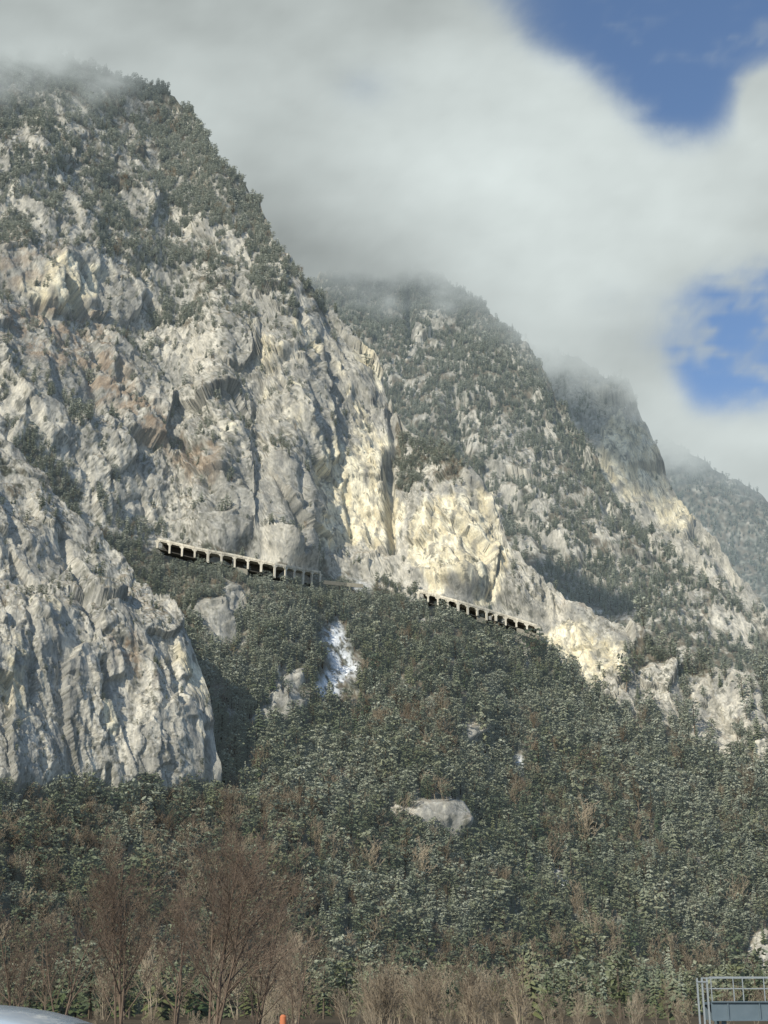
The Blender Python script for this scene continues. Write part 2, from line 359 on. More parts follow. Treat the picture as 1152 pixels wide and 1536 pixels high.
def kind1(px,py,r,n):
    u=r.random(n)
    bare=np.where(py>1180,.07,.03)
    bare=np.where((px<480)&(py>1215),.34,bare); bare=np.where((py>1450),.35,bare)
    bare=np.where((px>550)&(px<680)&(py>1040)&(py<1180),.2,bare)
    bare=np.where((px>760)&(px<960)&(py>1130)&(py<1300),.18,bare)
    kd=np.where(u<bare,6+(r.random(n)*2).astype(int),(r.random(n)*6).astype(int))
    sm=(r.random(n)<.55); kd=np.where(sm&(kd<3),3+(r.random(n)*3).astype(int),kd); return kd
def frost1(px,py,pos,r,n):
    f=np.interp(py,[0,250,500,800,1000,1300,1500],[.9,.9,.75,.48,.27,.21,.15])
    f=f-.13*(px<350)*(py>1180)+.17*smooth(650,1100,px)*(py>850)*smooth(1500,1100,py)
    return np.clip(f+.3*fbm(pos[:,0]/60,pos[:,1]/60,pos[:,2]/60,2)+.13*r.normal(size=n),0,1)
scatter(L1,dn,size1,kind1,frost1,1/13.5,1)
rk=smooth(.3,.6,A['rock'])*np.clip(1-dn,0,1)*(.04+.96*smooth(-.15,.4,fbm(P[...,0]/18,P[...,1]/18,P[...,2]/12+3,4,.7)))*(.12+.88*rg1)*(1-.97*np.clip(A['yel']*1.4,0,1))*(~(g1|g2|gul|hid))*smooth(.05,.4,nz1+.1)
rk=rk*np.interp(PY,[0,400,600,900],[1.7,1.4,.7,.5])
shr=lambda px,py,r,n:2.6*np.exp(r.normal(size=n)*.4)*np.interp(py,[0,500,800],[1.7,1.3,.95])
kp=lambda px,py,r,n:3+(r.random(n)*3).astype(int)
scatter(L1,rk,shr,kp,lambda px,py,pos,r,n:np.clip(np.interp(py,[0,400,800],[.8,.65,.35])+.25*r.normal(size=n),0,1),1/14.,11)
d0_=dens_from(L0,3); d0_=np.where(L0[2]<1195,d0_*.8,1)
scatter(L0,d0_,lambda px,py,r,n:np.where(py>1190,8.,4.5)*np.exp(r.normal(size=n)*.3),kind1,lambda px,py,pos,r,n:np.clip(.2+.18*r.normal(size=n),0,1),1/22.,2)
P=L0[0]; rk=smooth(.3,.6,L0[3]['rock'])*np.clip(1-d0_,0,1)*smooth(.0,.5,fbm(P[...,0]/15,P[...,1]/15,P[...,2]/12+3,4,.7))*smooth(.0,.35,L0[4]+.05)
scatter(L0,rk,lambda px,py,r,n:1.7*np.exp(r.normal(size=n)*.4),kp,lambda px,py,pos,r,n:np.clip(.25+.25*r.normal(size=n),0,1),1/14.,12)
allk=lambda px,py,r,n:(r.random(n)*6).astype(int)
scatter(L2,np.where(L2[2]>1060,0,dens_from(L2,5)),lambda px,py,r,n:11*np.exp(r.normal(size=n)*.25),allk,lambda px,py,pos,r,n:np.clip(np.interp(py,[400,700,1000],[.6,.45,.36])+.3*fbm(pos[:,0]/90,pos[:,1]/90,pos[:,2]/90,3)+.15*r.normal(size=n),0,1),1/48.,3)
scatter(L3,dens_from(L3,6),lambda px,py,r,n:11*np.exp(r.normal(size=n)*.25),allk,lambda px,py,pos,r,n:np.clip(.55+.15*r.normal(size=n),0,1),1/75.,4)
scatter(L4,0*L4[1]+1,lambda px,py,r,n:20*np.exp(r.normal(size=n)*.25),allk,lambda px,py,pos,r,n:np.clip(.4+.15*r.normal(size=n),0,1),1/380.,5)
# --------------------------------------------------------- prototypes
def mesh_from(name,V,Fc,mats,mi=None):
    me=bpy.data.meshes.new(name); me.from_pydata([tuple(v) for v in V],[],Fc)
    for m in mats: me.materials.append(m)
    if mi is not None: me.polygons.foreach_set('material_index',np.array(mi,np.int32))
    me.update(); return me
def foliage_mat():
    m,t=newmat('frosted_needles'); N=NT(t)
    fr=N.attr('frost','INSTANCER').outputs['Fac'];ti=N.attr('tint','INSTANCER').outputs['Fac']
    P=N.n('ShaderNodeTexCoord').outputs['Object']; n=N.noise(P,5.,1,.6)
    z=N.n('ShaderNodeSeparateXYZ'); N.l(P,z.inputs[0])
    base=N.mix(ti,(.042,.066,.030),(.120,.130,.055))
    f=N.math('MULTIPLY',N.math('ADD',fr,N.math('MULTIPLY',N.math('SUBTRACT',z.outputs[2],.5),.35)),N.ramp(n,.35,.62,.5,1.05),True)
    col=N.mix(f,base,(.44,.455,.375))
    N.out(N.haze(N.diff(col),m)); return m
def bark_mat(name,a,b,inst=False):
    m,t=newmat(name); N=NT(t); P=N.n('ShaderNodeTexCoord').outputs['Object']
    f=N.attr('tint','INSTANCER').outputs['Fac'] if inst else N.noise(P,3.,4,.7)
    N.out(N.diff(N.mix(f,a,b))); return m
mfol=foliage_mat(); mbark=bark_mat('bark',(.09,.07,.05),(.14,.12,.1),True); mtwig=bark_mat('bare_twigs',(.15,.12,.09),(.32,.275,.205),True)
def tube(V,Fc,pts,rads,k=4):
    b=len(V)
    for i,(p,r) in enumerate(zip(pts,rads)):
        d=(pts[min(i+1,len(pts)-1)]-pts[max(i-1,0)]).normalized()
        a=d.cross(Vector((.3,.9,.2))).normalized(); c=d.cross(a)
        for j in range(k):
            an=6.2832*j/k; V.append(p+(a*math.cos(an)+c*math.sin(an))*r)
    for i in range(len(pts)-1):
        for j in range(k):
            Fc.append((b+i*k+j,b+i*k+(j+1)%k,b+(i+1)*k+(j+1)%k,b+(i+1)*k+j))
def spruce(seed,slim):
    r=random.Random(seed); V=[];Fc=[]; tube(V,Fc,[Vector((0,0,-.05)),Vector((0,0,.5)),Vector((0,0,1.))],[.016,.01,.002],4); nt=len(Fc)
    nl=14
    for k in range(nl):
        z=.1+.88*(k/(nl-1))**.95; R=slim*(1-z)**.75*(.75+.5*r.random())+.012
        nb=8 if k<9 else 5
        for j in range(nb):
            if r.random()<.12: continue
            an=6.283*(j+r.random()*.8)/nb; L=R*(.6+.6*r.random()); dz=-L*(.2+.35*r.random()); zz=z+(r.random()-.5)*.06
            c,s=math.cos(an),math.sin(an); w=L*.3
            b=len(V)
            for t_,ww,h in ((.08,.25,.0),(.55,1.,.35),(1.,.12,1.)):
                V.append(Vector((c*L*t_-s*w*ww,s*L*t_+c*w*ww,zz+dz*h-.015*ww))); V.append(Vector((c*L*t_,s*L*t_,zz+dz*h+.015))); V.append(Vector((c*L*t_+s*w*ww,s*L*t_-c*w*ww,zz+dz*h-.015*ww)))
            for q in (0,3):
                Fc.append((b+q,b+q+1,b+q+4,b+q+3));Fc.append((b+q+1,b+q+2,b+q+5,b+q+4))
    return V,Fc,nt
def pine(seed,wd,lo):
    r=random.Random(seed); V=[];Fc=[]; bend=Vector(((r.random()-.5)*.1,(r.random()-.5)*.1,0))
    tube(V,Fc,[Vector((0,0,-.05)),Vector((0,0,.45))+bend,Vector((0,0,.93))+bend*.5],[.02,.013,.004],4)
    cl=[]
    for i in range(17):
        z=lo+(.96-lo)*(i/16); R=wd*math.sin(math.pi*min(1,(.22+.78*(1-(z-lo)/(1-lo)))) )**.8*(.5+.6*r.random()); an=i*2.4+r.random()
        c=Vector((math.cos(an)*R,math.sin(an)*R,z)); cl.append((c,.07+.05*r.random()))
        tube(V,Fc,[Vector((0,0,z-.07))+bend*.7,c],[.006,.002],3)
    nt=len(Fc)
    for c,s in cl:
        for _ in range(16):
            o=Vector((r.gauss(0,1),r.gauss(0,1),r.gauss(0,.55))); o=o.normalized()*(r.random()**.4)
            o=Vector((o.x,o.y,o.z*.6))*s*1.2; p=c+o
            a=Vector((r.gauss(0,1),r.gauss(0,1),r.gauss(0,.35))).normalized(); b_=a.cross(Vector((r.gauss(0,.5),r.gauss(0,.5),r.gauss(0,1)))).normalized()
            e=s*(.3+.35*r.random()); b=len(V); V+= [p-a*e,p+b_*e*.6,p+a*e,p-b_*e*.4]; Fc.append((b,b+1,b+2,b+3))
    return V,Fc,nt
def bare(seed,H,nkids=(14,7,5,3),r0=.014,spread=.55,k0=6,multi=1,twr=.0011,wob=.12,lf=(.5,.48),t0=.22,fan=.16):
    r=random.Random(seed); V=[];Fc=[]
    def rv(): return Vector((r.gauss(0,1),r.gauss(0,1),r.gauss(0,1)))
    def grow(p,d,L,rad,lv):
        ns=6 if lv==0 else (5 if lv==1 else 3 if lv==2 else 2); pts=[p.copy()];rd=[rad];dirs=[d]
        for i in range(ns):
            d=(d+rv()*wob*(.5 if lv==0 else 1)+Vector((0,0,.07 if lv else .03))).normalized(); p=p+d*L/ns
            pts.append(p.copy()); rd.append(max(twr*H*.6,rad*(1-.8*(i+1)/ns))); dirs.append(d)
        tube(V,Fc,pts,rd,k0 if lv==0 else (4 if lv==1 else 3))
        if lv>=len(nkids): return
        n=nkids[lv]
        for i in range(n):
            t=(t0 if lv==0 else .15)+((1-t0) if lv==0 else .83)*(i+r.random()*.8)/n; t=min(t,.98)
            f=t*ns; i0=min(int(f),ns-1); q=pts[i0].lerp(pts[i0+1],f-i0); dd=dirs[i0+1]
            side=rv(); side=(side-dd*side.dot(dd)).normalized()
            nd=(dd*(1-spread*.5)+side*spread*(.7+.6*r.random())+Vector((0,0,.12))).normalized()
            ll=L*lf[0 if lv==0 else 1]*(1.08-.75*t)*(.6+.8*r.random())+L*.04
            grow(q,nd,ll,max(twr*H*.8,rad*.55*(1-.7*t)),lv+1)
    for m_ in range(multi):
        d=Vector((r.gauss(0,fan),r.gauss(0,fan),1)).normalized() if multi>1 else Vector((0,0,1))
        grow(Vector((r.gauss(0,.01*H),r.gauss(0,.01*H),-.03*H)) if multi>1 else Vector((0,0,-.03*H)),d,H*(1 if m_==0 else .75+.2*r.random()),r0*H*(1 if m_==0 else .7),0)
    return V,Fc,len(Fc)
coll=bpy.data.collections.new('forest_tree_kinds')
protos=[spruce(1,.22),spruce(2,.18),spruce(3,.26),pine(4,.2,.3),pine(5,.26,.2),pine(6,.23,.35),
        bare(7,1.,(12,5,3),.016,.7,4,2,.0045),bare(8,1.,(10,5,3),.014,.6,4,3,.0045)]
for i,(V,Fc,nt) in enumerate(protos):
    if i<6: me=mesh_from('kind_%d'%i,V,Fc,[mbark,mfol],[0]*nt+[1]*(len(Fc)-nt))
    else: me=mesh_from('kind_%d'%i,V,Fc,[mtwig])
    coll.objects.link(bpy.data.objects.new('tree_kind_%d'%i,me))
def gn_instances(name,pts,coll):
    me=bpy.data.meshes.new(name); n=len(pts); me.vertices.add(n); me.vertices.foreach_set('co',pts[:,:3].reshape(-1).astype(np.float32))
    for k,c,ty in (('scl',3,'FLOAT'),('rot',4,'FLOAT'),('kind',5,'INT'),('frost',6,'FLOAT'),('tint',7,'FLOAT')):
        a=me.attributes.new(k,ty,'POINT'); a.data.foreach_set('value',pts[:,c].astype(np.int32 if ty=='INT' else np.float32))
    ob=bpy.data.objects.new(name,me); sc.collection.objects.link(ob)
    ng=bpy.data.node_groups.new(name,'GeometryNodeTree')
    ng.interface.new_socket('Geometry',in_out='INPUT',socket_type='NodeSocketGeometry');ng.interface.new_socket('Geometry',in_out='OUTPUT',socket_type='NodeSocketGeometry')
    nn=ng.nodes; gi=nn.new('NodeGroupInput');go=nn.new('NodeGroupOutput'); ip=nn.new('GeometryNodeInstanceOnPoints'); ci=nn.new('GeometryNodeCollectionInfo')
    ci.inputs[0].default_value=coll; ci.inputs['Separate Children'].default_value=True; ci.inputs['Reset Children'].default_value=True
    def at(nm,ty):
        a=nn.new('GeometryNodeInputNamedAttribute'); a.data_type=ty; a.inputs[0].default_value=nm; return a.outputs[0]
    L=ng.links.new; L(gi.outputs[0],ip.inputs['Points']);L(ci.outputs[0],ip.inputs['Instance']); ip.inputs['Pick Instance'].default_value=True
    L(at('kind','INT'),ip.inputs['Instance Index'])
    cv=nn.new('ShaderNodeCombineXYZ'); L(at('rot','FLOAT'),cv.inputs[2]); L(cv.outputs[0],ip.inputs['Rotation'])
    L(at('scl','FLOAT'),ip.inputs['Scale']); L(ip.outputs[0],go.inputs[0])
    md=ob.modifiers.new('scatter','NODES'); md.node_group=ng; return ob
ptsA=np.concatenate(pts_all); print('instances',len(ptsA))
gn_instances('conifer_forest',ptsA,coll)
# --------------------------------------------------------- valley-floor thicket
def scatter_flat(n,seed,dmin,dmax,smin,smax,kinds,xr=(-260,1420)):
    r=np.random.default_rng(seed); px=r.uniform(*xr,n); d=r.uniform(dmin,dmax,n)
    bx,by,_=bearing(px,1515+0*px)
    return np.column_stack([bx*d,by*d,0*d-.1,r.uniform(smin,smax,n),r.random(n)*6.28,r.choice(kinds,n),np.clip(r.normal(.15,.1,n),0,1),r.random(n)])
th=np.concatenate([scatter_flat(230,31,330,540,6.,11,[6,7,0,1,4]),scatter_flat(320,36,380,560,8,15,[0,1,2,3,4,5],(420,1420)),scatter_flat(80,32,110,170,2.,3.8,[6,7],(400,1420)),
   scatter_flat(130,33,230,400,8,12,[0,1,2,3,4]),scatter_flat(60,34,75,120,1.,1.9,[6,7]),scatter_flat(30,35,150,260,7.,10.,[6,7],(-260,460)),scatter_flat(60,38,260,400,9.,14,[3,4,5,1,0],(-200,420)),scatter_flat(34,37,100,140,3.4,5.4,[6,7],(560,780))])
gn_instances('bare_thicket',th,coll)
# --------------------------------------------------------- foreground bare trees
mbt=bark_mat('bare_tree_bark',(.085,.064,.05),(.20,.155,.12))
for i,(px,d,H,kid,mu,sp,lf,fan) in enumerate([(322,66,9.4,(16,8,5,3),3,.62,(.55,.5),.13),(182,72,8.6,(15,7,5,3),3,.62,(.52,.5),.13),(262,84,8.4,(14,6,4,3),2,.6,(.45,.5),.12),(385,78,7.4,(13,7,5,2),3,.7,(.58,.5),.18),(92,88,7.8,(13,6,4,2),2,.6,(.5,.5),.13),(446,90,6.2,(12,6,4,2),2,.65,(.5,.5),.16),(20,78,6.6,(12,6,4,2),3,.65,(.5,.5),.16)]):
    V,Fc,_=bare(100+i,H,kid,.0115,sp,6,mu,.0010,.085,lf,.16,fan)
    ob=bpy.data.objects.new('bare_tree',mesh_from('bare_tree',V,Fc,[mbt])); sc.collection.objects.link(ob)
    bx,by,_=bearing(px,1515); ob.location=(float(bx)*d,float(by)*d,0)
# --------------------------------------------------------- box helper
def boxes(name,bl,mat,parent=None):
    V=[];Fc=[]
    for c,ax,ay,az in bl:
        b=len(V)
        for sx,sy,sz in ((-1,-1,-1),(1,-1,-1),(1,1,-1),(-1,1,-1),(-1,-1,1),(1,-1,1),(1,1,1),(-1,1,1)): V.append(c+ax*sx+ay*sy+az*sz)
        for f in ((0,3,2,1),(4,5,6,7),(0,1,5,4),(1,2,6,5),(2,3,7,6),(3,0,4,7)): Fc.append(tuple(b+i for i in f))
    ob=bpy.data.objects.new(name,mesh_from(name,V,Fc,[mat])); sc.collection.objects.link(ob)
    if parent: ob.parent=parent
    return ob
m,t=newmat('weathered_concrete');N=NT(t);Pc=N.n('ShaderNodeTexCoord').outputs['Object']
c=N.mix(N.ramp(N.noise(N.mapv(Pc,(1,1,.3)),.35,6,.75),.38,.62),(.44,.41,.34),(.66,.62,.52)); c=N.mix(N.ramp(N.noise(N.mapv(Pc,(1,1,.12)),.8,5,.75),.55,.69,0,.75),c,(.16,.15,.12))
N.out(N.bsdf(c,.9,.1)); mconc=m
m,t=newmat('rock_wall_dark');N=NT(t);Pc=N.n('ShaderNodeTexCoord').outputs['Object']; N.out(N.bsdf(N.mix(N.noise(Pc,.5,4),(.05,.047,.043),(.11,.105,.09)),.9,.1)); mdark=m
m,t=newmat('stone_masonry');N=NT(t);Pc=N.n('ShaderNodeTexCoord').outputs['Object']; N.out(N.bsdf(N.mix(N.noise(Pc,.6,5,.75),(.12,.115,.09),(.38,.36,.30)),.9,.1)); mstone=m
Zv=Vector((0,0,1))
def gallery(name,pxs,H0,H1,sp0,depthm):
    e=bpy.data.objects.new(name,None); sc.collection.objects.link(e)
    w=[]
    for px,py in pxs:
        d=float(samp(D1,np.array([float(px)]),np.array([float(py+20)]))[0])-7.; w.append(Vector(world(px,py,d).tolist()))
    segs=[];tot=0
    for a,b in zip(w[:-1],w[1:]): segs.append((tot,(b-a).length,a,b)); tot+=(b-a).length
    n=max(2,round(tot/sp0))
    def at(s):
        for t0,l,a,b in segs:
            if s<=t0+l+1e-6: return a.lerp(b,(s-t0)/l)
        return w[-1]
    P=[at(tot*i/n) for i in range(n+1)]
    r=random.Random(5)
    roof=[];cols=[];back=[];floor=[];base=[];haun=[];rail=[]
    for i in range(n):
        Hm=H0+(H1-H0)*(i+.5)/n
        a,b=P[i],P[i+1]; m_=(a+b)/2; dx=(b-a); L=dx.length; ux=dx/L; hx=Vector((ux.x,ux.y,0)).normalized(); out=Vector((hx.y,-hx.x,0))
        if out.dot(m_)>0: out=-out
        inn=-out; g=ux*(L/2-.003)
        roof.append((m_+inn*(depthm/2-.4)-Zv*.5,g,inn*(depthm/2+.4),Zv*.5))
        rail.append((m_+out*.6+Zv*.2,g,out*.12,Zv*.2-Vector((0,0,.003))))
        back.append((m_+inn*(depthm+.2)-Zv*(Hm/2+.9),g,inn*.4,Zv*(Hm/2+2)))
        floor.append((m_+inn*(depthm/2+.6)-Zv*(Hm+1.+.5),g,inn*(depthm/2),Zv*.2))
        if r.random()<.55: base.append((m_+inn*.4-Zv*(Hm+1.+2.3),g*.97,out*.25,Zv*(1.4+1.2*r.random())))
        haun.append((m_+out*.15-Zv*1.35,g,out*.35,Zv*.34))
    for i in range(n+1):
        Hm=H0+(H1-H0)*i/n
        a=P[i]; j=min(i,n-1); dx=(P[j+1]-P[j]).normalized(); hx=Vector((dx.x,dx.y,0)).normalized(); out=Vector((hx.y,-hx.x,0))
        if out.dot(a)>0: out=-out
        cw=.62 if i%4 else .8; ex=2.2*r.random()
        cols.append((a+out*.22-Zv*(Hm/2+1.+ex/2),hx*cw,out*.5,Zv*(Hm/2+ex/2)))
        for sg in (-1,1):
            c_=a+out*.2-Zv*2.1+hx*sg*(cw+.42)
            cols.append((c_,(hx*sg*.5+Zv*.5)*1.35,out*.43,(Zv*.5-hx*sg*.5)*.6))
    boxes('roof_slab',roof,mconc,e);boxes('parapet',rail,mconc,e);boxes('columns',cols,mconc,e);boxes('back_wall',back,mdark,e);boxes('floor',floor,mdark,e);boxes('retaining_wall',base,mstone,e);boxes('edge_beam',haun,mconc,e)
    return e
gallery('road_gallery',[(237,808),(300,823),(360,834),(420,847),(480,858)],5.2,8.4,9.3,9.)
gallery('road_gallery',[(628,885),(690,902),(750,920),(806,938)],5.8,4.8,7.6,9.)
wl=[]
pp=[(481,870),(520,874),(545,876)]
ww=[Vector(world(px,py,float(samp(D1,np.array([float(px)]),np.array([float(py+12)]))[0])-5.).tolist()) for px,py in pp]
for a,b in zip(ww[:-1],ww[1:]):
    dx=b-a; hx=Vector((dx.x,dx.y,0)).normalized(); wl.append(((a+b)/2-Zv*1.4,dx*.499,Vector((hx.y,-hx.x,0))*.3,Zv*1.4))
boxes('roadside_wall',wl,mstone)
# --------------------------------------------------------- ground
m,t=newmat('winter_grass');N=NT(t);Pc=N.n('ShaderNodeTexCoord').outputs['Object']
N.out(N.bsdf(N.mix(N.noise(Pc,.4,6,.7),(.05,.042,.03),(.13,.105,.07)),.95,.05)); mgrass=m
me=mesh_from('ground',[(-12000,-12000,0),(12000,-12000,0),(12000,12000,0),(-12000,12000,0)],[(0,1,2,3)],[mgrass]); o=bpy.data.objects.new('ground',me); sc.collection.objects.link(o)
m,t=newmat('asphalt');N=NT(t);Pc=N.n('ShaderNodeTexCoord').outputs['Object']
N.out(N.bsdf(N.mix(N.noise(Pc,3,6,.7),(.035,.035,.037),(.07,.07,.07)),.85,.2)); masph=m
me=mesh_from('parking_lot',[(-30,-12,.004),(30,-12,.004),(30,22,.004),(-30,22,.004)],[(0,1,2,3)],[masph]); o=bpy.data.objects.new('parking_lot',me); sc.collection.objects.link(o)
# --------------------------------------------------------- steel platform bottom right
m,t=newmat('painted_steel');N=NT(t);Pc=N.n('ShaderNodeTexCoord').outputs['Object']
N.out(N.bsdf(N.mix(N.noise(Pc,2,4),(.08,.115,.14),(.13,.17,.20)),.5,.4)); mst=m
m,t=newmat('galvanised_steel');N=NT(t);Pc=N.n('ShaderNodeTexCoord').outputs['Object']
N.out(N.bsdf(N.mix(N.noise(Pc,4,4),(.26,.29,.30),(.38,.41,.42)),.45,.5,Metallic=.4)); mgal=m
fb=bpy.data.objects.new('steel_footbridge',None); sc.collection.objects.link(fb)
D_=74.
def atpx(px,py,d):
    p=world(px,py,d); bx,by,tt=bearing(px,py); k=d/by; return Vector((float(bx*k),float(d),float(tt*k+CAMZ)))
a=atpx(1060,1502,D_); X0=a.x; zd=a.z; Lb=22.
X=Vector((1,0,0));Y=Vector((0,1,0))
boxes('deck_girders',[(Vector((X0+Lb/2,D_,zd-.09)),X*Lb/2,Y*.9,Zv*.06),(Vector((X0+Lb/2,D_-.95,zd-.45)),X*Lb/2,Y*.045,Zv*.42),(Vector((X0+Lb/2,D_+.95,zd-.45)),X*Lb/2,Y*.045,Zv*.42),
   (Vector((X0+Lb/2,D_-1.02,zd-.03)),X*Lb/2,Y*.1,Zv*.03),(Vector((X0+Lb/2,D_-1.02,zd-.88)),X*Lb/2,Y*.1,Zv*.03)]+[(Vector((X0+.8+1.55*i,D_-1.01,zd-.455)),X*.03,Y*.05,Zv*.39) for i in range(14)],mst,fb)
rl=[]
for yy in (-.98,.98):
    for h,th_ in ((1.12,.028),(.6,.014)): rl.append((Vector((X0+Lb/2,D_+yy,zd+h)),X*Lb/2,Y*th_,Zv*th_))
    for i in range(15): rl.append((Vector((X0+.05+i*1.55,D_+yy-.06,zd+.56)),X*.022,Y*.022,Zv*.58))
boxes('railing',rl,mgal,fb)
boxes('end_posts',[(Vector((X0-.62+.24*i,D_-1.,.55+.5*zd)),X*.04,Y*.04,Zv*(.5*zd+.52)) for i in range(3)]+[(Vector((X0-.38,D_-1.07,zd+.9)),X*.28,Y*.02,Zv*.03)],mgal,fb)
boxes('support_legs',[(Vector((X0+.6+i*6.5,D_+yy,(zd-.91)/2)),X*.1,Y*.1,Zv*((zd-.91)/2)) for i in range(4) for yy in (-.8,.8)],mst,fb)
a=atpx(425,1522,24.)
m,t=newmat('orange_plastic');N=NT(t);Pc=N.n('ShaderNodeTexCoord').outputs['Object'];N.out(N.bsdf(N.mix(N.noise(Pc,5,3),(.42,.13,.06),(.52,.19,.08)),.6,.3)); mor=m
V=[];Fc=[]; tube(V,Fc,[Vector((0,0,0)),Vector((0,0,.06)),Vector((0,0,.061)),Vector((0,0,a.z-.03)),Vector((0,0,a.z))],[.16,.15,.055,.055,.03],12)
Fc.append(tuple(range(len(V)-12,len(V))))
o=bpy.data.objects.new('marker_post',mesh_from('marker_post',V,Fc,[mor])); o.location=(a.x,24,0); sc.collection.objects.link(o)
# --------------------------------------------------------- parked car
car=bpy.data.objects.new('parked_car',None); sc.collection.objects.link(car)
m,t=newmat('car_paint');N=NT(t);Pc=N.n('ShaderNodeTexCoord').outputs['Object'];N.out(N.bsdf(N.mix(N.noise(Pc,8,2),(.42,.50,.58),(.47,.55,.62)),.25,.5,**{'Coat Weight':.6})); mpaint=m
m,t=newmat('car_glass');N=NT(t);N.out(N.bsdf((.015,.018,.02),.08,.6)); mgl=m
m,t=newmat('tyre_rubber');N=NT(t);N.out(N.bsdf((.02,.02,.02),.8,.2)); mty=m
prof=[(-2.15,.35,.55,.80),(-2.1,.3,.9,.84),(-1.9,.25,.98,.86),(-1.5,.22,1.0,.88),(-.6,.22,1.0,.9),(.1,.22,1.0,.9),(.35,.22,1.0,.9),(.75,.22,.99,.9),(1.2,.22,.96,.88),(1.9,.25,.85,.84),(2.15,.35,.68,.74)]
V=[];Fc=[];ring=12
for x,z0,z1,wd in prof:
    for s,z,f in ((-1,z0,.9),(-1,z0+.12,1.),(-1,(z0+z1)/2,1.02),(-1,z1-.08,.99),(-1,z1,.94),(-.4,z1+.03,1),(.4,z1+.03,1),(1,z1,.94),(1,z1-.08,.99),(1,(z0+z1)/2,1.02),(1,z0+.12,1.),(1,z0,.9)):
        V.append(Vector((x,(s*wd*f),z)))
for i in range(len(prof)-1):
    for j in range(ring): Fc.append((i*ring+j,i*ring+(j+1)%ring,(i+1)*ring+(j+1)%ring,(i+1)*ring+j))
Fc.append(tuple(range(ring)));Fc.append(tuple(range((len(prof)-1)*ring,len(prof)*ring)))
o=bpy.data.objects.new('body',mesh_from('body',V,Fc,[mpaint]));sc.collection.objects.link(o);o.parent=car
md=o.modifiers.new('s','SUBSURF');md.levels=2;md.render_levels=2
for p in o.data.polygons:p.use_smooth=True
gh=[(-2.05,.98,.0),(-1.75,.98,.36),(-1.45,.98,.45),(-.7,.98,.505),(.05,.98,.50),(.38,.98,.44),(.8,.98,.22),(1.25,.95,.0)]
V=[];Fc=[];mi=[]
for x,z,h in gh:
    for yy,f in ((-.82,0),(-.78,.2),(-.66,.9),(-.58,.97),(-.3,1.03),(.3,1.03),(.58,.97),(.66,.9),(.78,.2),(.82,0)): V.append(Vector((x,yy,z+h*f)))
for i in range(len(gh)-1):
    for j in range(9): 
        Fc.append((i*10+j,i*10+j+1,(i+1)*10+j+1,(i+1)*10+j)); mi.append(1 if (j in(1,7) and i not in(0,6)) or (i in (5,6) and 2<j<6) or (i==0 and 2<j<6) else 0)
o=bpy.data.objects.new('cabin',mesh_from('cabin',V,Fc,[mpaint,mgl],mi));sc.collection.objects.link(o);o.parent=car
md=o.modifiers.new('s','SUBSURF');md.levels=2;md.render_levels=2
for p in o.data.polygons:p.use_smooth=True
for i,(x,y) in enumerate(((-1.35,-.8),(-1.35,.8),(1.3,-.8),(1.3,.8))):
    V=[];Fc=[]; tube(V,Fc,[Vector((x,y-.11,.32)),Vector((x,y-.10,.32)),Vector((x,y+.10,.32)),Vector((x,y+.11,.32))],[.22,.32,.32,.22],24)
    Fc.append(tuple(range(24)));Fc.append(tuple(range(len(V)-24,len(V))))
    o=bpy.data.objects.new('wheel_%d'%(i+1),mesh_from('wheel',V,Fc,[mty]));sc.collection.objects.link(o);o.parent=car
car.location=(-1.68,6.3,0.012)
# --------------------------------------------------------- clouds
m,t=newmat('cloud_vapour');N=NT(t)
at_=N.attr('ccol');P=N.n('ShaderNodeTexCoord').outputs['Object']; al=N.attr('calpha').outputs['Fac']; wl=N.attr('wscale').outputs['Fac']
vm=N.n('ShaderNodeVectorMath',operation='SCALE'); N.l(P,vm.inputs[0]); N.l(wl,vm.inputs['Scale'])
nz=N.noise(vm.outputs[0],9.,6,.64,.3)
mask=N.math('MULTIPLY',al,N.math('SUBTRACT',1.,al)); 
af=N.math('ADD',al,N.math('MULTIPLY',N.math('MULTIPLY',N.math('SUBTRACT',nz,.5),mask),4.2),True)
af=N.ramp(af,0,1)
em=N.n('ShaderNodeEmission');N.l(at_.outputs['Color'],em.inputs[0]);tr=N.n('ShaderNodeBsdfTransparent');mx=N.n('ShaderNodeMixShader');N.l(af,mx.inputs[0]);N.l(tr.outputs[0],mx.inputs[1]);N.l(em.outputs[0],mx.inputs[2]);N.out(mx.outputs[0])
m.cycles.emission_sampling='NONE'; mcl=m
cx_=GX+45*fbm(GX/190,GY/190,0*GX+2.2,5,.55); cy_=GY+38*fbm(GX/190,GY/190,0*GX+6.2,5,.55)
blue=blur(poly([(720,-500),(1900,-500),(1900,95),(1152,105),(1120,175),(1060,215),(1000,205),(925,152),(860,100),(780,58),(720,10)],cx_,cy_),22)
blue2=blur(poly([(1900,330),(1152,385),(1080,425),(1030,472),(1005,530),(1055,598),(1110,612),(1900,600)],cx_,cy_),22)
wisp=smooth(-.2,.7,fbm(GX/130,GY/60,0*GX+3.3,6,.62))
bl=np.clip(blue*(1-.25*wisp-.35*smooth(900,720,GX))+blue2*(1-.5*wisp)*.95,0,1)
bl+= .32*np.exp(-((GX-960)/110)**2-((GY-500)/60)**2)+.2*np.exp(-((GX-545)/60)**2-((GY-130)/40)**2)
bl-= .6*np.exp(-((GX-1140)/36)**2-((GY-150)/45)**2)
bgA=1-np.clip(bl,0,1)
fade=smooth(-500,-250,GY)*smooth(-600,-400,GX)*smooth(1760,1500,GX); bgA*=fade
cb=.56+.20*np.exp(-((GX-820)/280)**2-((GY-260)/190)**2)+.10*np.exp(-((GX-1130)/120)**2-((GY-640)/60)**2)-.20*np.exp(-((GX-450)/150)**2-((GY-400)/110)**2)-.11*smooth(110,-50,GY)  # bright and shaded parts of the clouds, drawn as emission brightness
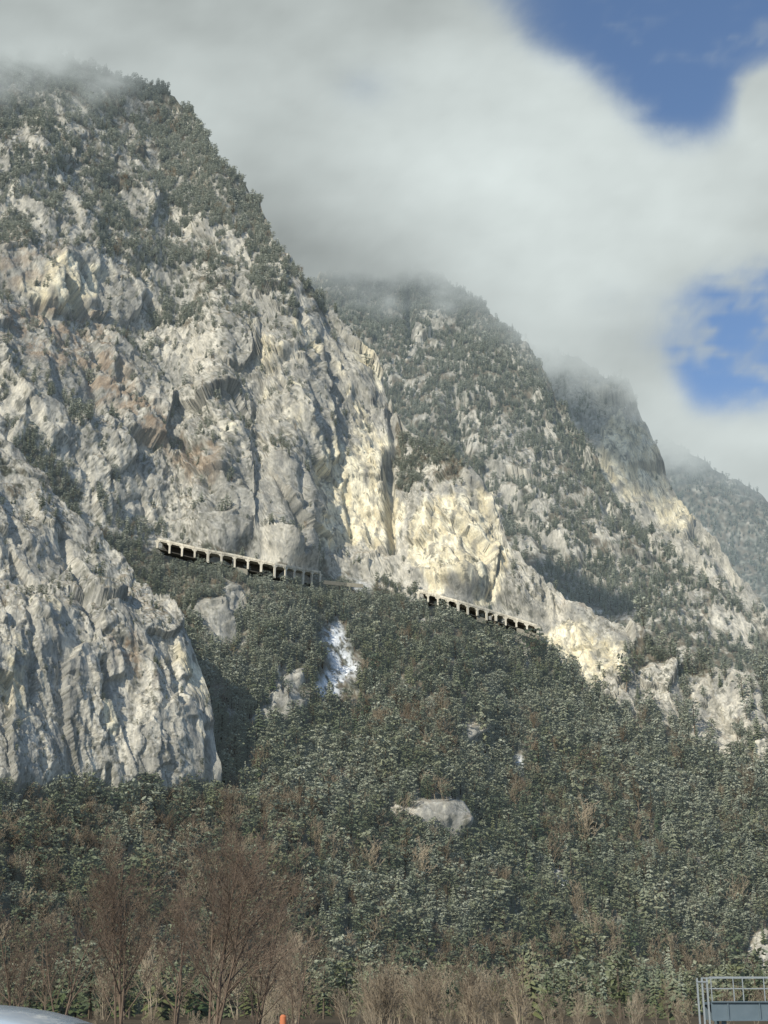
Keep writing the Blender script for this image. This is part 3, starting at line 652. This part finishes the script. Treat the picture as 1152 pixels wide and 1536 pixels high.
cb+=.08*fbm(GX/240,GY/150,0*GX+5.,6,.58)-.05*np.exp(-((GX-550)/90)**2-((GY-130)/50)**2)
cb=np.clip(cb,.2,.85)
CC=np.stack([cb*.91,cb*1.0,cb*.98,np.ones_like(cb)],-1)
def cloud(name,R,x0,x1,y0,y1,Afun,st=9):
    px,py=np.meshgrid(np.arange(x0,x1+st,st),np.arange(y1,y0-st,-st)); px=px.astype(float);py=py.astype(float)
    bx,by,tt=bearing(px,py)
    if callable(R): dd=R(px,py); P=np.stack([bx*dd,by*dd,tt*dd+CAMZ],-1); sc_=1./np.linalg.norm(P,axis=-1).mean()
    else: k=R/np.sqrt(1+tt*tt); P=np.stack([bx*k,by*k,tt*k+CAMZ],-1); sc_=1./R
    col=np.stack([samp(CC[...,i],px,py) for i in range(4)],-1); al=Afun(px,py)
    grid_mesh(name,P,{'ccol':col,'calpha':al,'wscale':np.full(px.shape,sc_)},mcl)
def hug(D,sil,off):
    # cloud bank resting just in front of the summit face it wraps
    Db=blur(D,30)
    def f(px,py):
        sy=np.interp(px,[s[0] for s in sil],[s[1] for s in sil]); return samp(Db,px,np.maximum(py,sy-10))-off
    return f
def line(pts,soft,n=25,yt=(0,0)):
    xs=[p[0] for p in pts];ys=[p[1] for p in pts]
    def f(px,py):
        yy=np.interp(px,xs,ys)+n*fbm(px/90,py/90,0*px+soft,4,.6); a=smooth(soft,-soft,py-yy)
        e=np.minimum(px-px.min(),px.max()-px); return a*smooth(0,90,e)*smooth(0,60,py-py.min())
    return f
cloud('cloud_bank',8000,-560,1720,-460,1000,lambda px,py:samp(bgA,px,py))
cloud('cloud_bank',hug(D1,S1,45),-400,420,-90,260,line([(-560,60),(0,118),(110,125),(220,112),(290,85),(350,20),(560,-100)],75))
def f2(px,py):
    a=line([(330,330),(420,405),(500,438),(620,438),(690,440),(760,488),(830,545),(870,545),(900,520),(1000,420)],58,22)(px,py); return a*samp(bgA,px,py)
cloud('cloud_bank',hug(D2,S2,95),330,900,290,640,f2)
def f3(px,py):
    a=line([(760,540),(850,565),(900,585),(950,612),(990,645),(1010,645),(1060,560)],52,20)(px,py); return a*samp(bgA,px,py)
cloud('cloud_bank',hug(D3,S3,100),730,1120,430,740,f3)
def f4(px,py):
    a=line([(900,700),(980,700),(1040,715),(1100,725),(1152,745),(1500,800)],55,22)(px,py); return a*np.clip(samp(bgA,px,py),0,1)*.85
cloud('cloud_bank',hug(D4,S4,200),880,1600,560,860,f4)
# --------------------------------------------------------- light
sv=Vector((-.60,-.80,.62)).normalized(); el=math.asin(sv.z); rot=math.atan2(sv.x,sv.y)
sl=bpy.data.lights.new('sun','SUN'); sl.energy=5.; sl.angle=math.radians(.6); sl.color=(1,.925,.77)
so=bpy.data.objects.new('sun',sl); sc.collection.objects.link(so); so.rotation_euler=sv.to_track_quat('Z','Y').to_euler()
w=bpy.data.worlds.new('World'); sc.world=w; w.use_nodes=True; t=w.node_tree; t.nodes.clear(); N=NT(t)
sk=N.n('ShaderNodeTexSky',sky_type='NISHITA'); sk.sun_disc=False; sk.sun_elevation=el; sk.sun_rotation=rot; sk.altitude=600; sk.air_density=1.; sk.dust_density=.5; sk.ozone_density=2.5
bg=N.n('ShaderNodeBackground'); bg.inputs[1].default_value=.15; N.l(sk.outputs[0],bg.inputs[0]); oo=N.n('ShaderNodeOutputWorld'); N.l(bg.outputs[0],oo.inputs[0])
sc.view_settings.view_transform='Standard'; sc.view_settings.look='None'; sc.view_settings.exposure=0
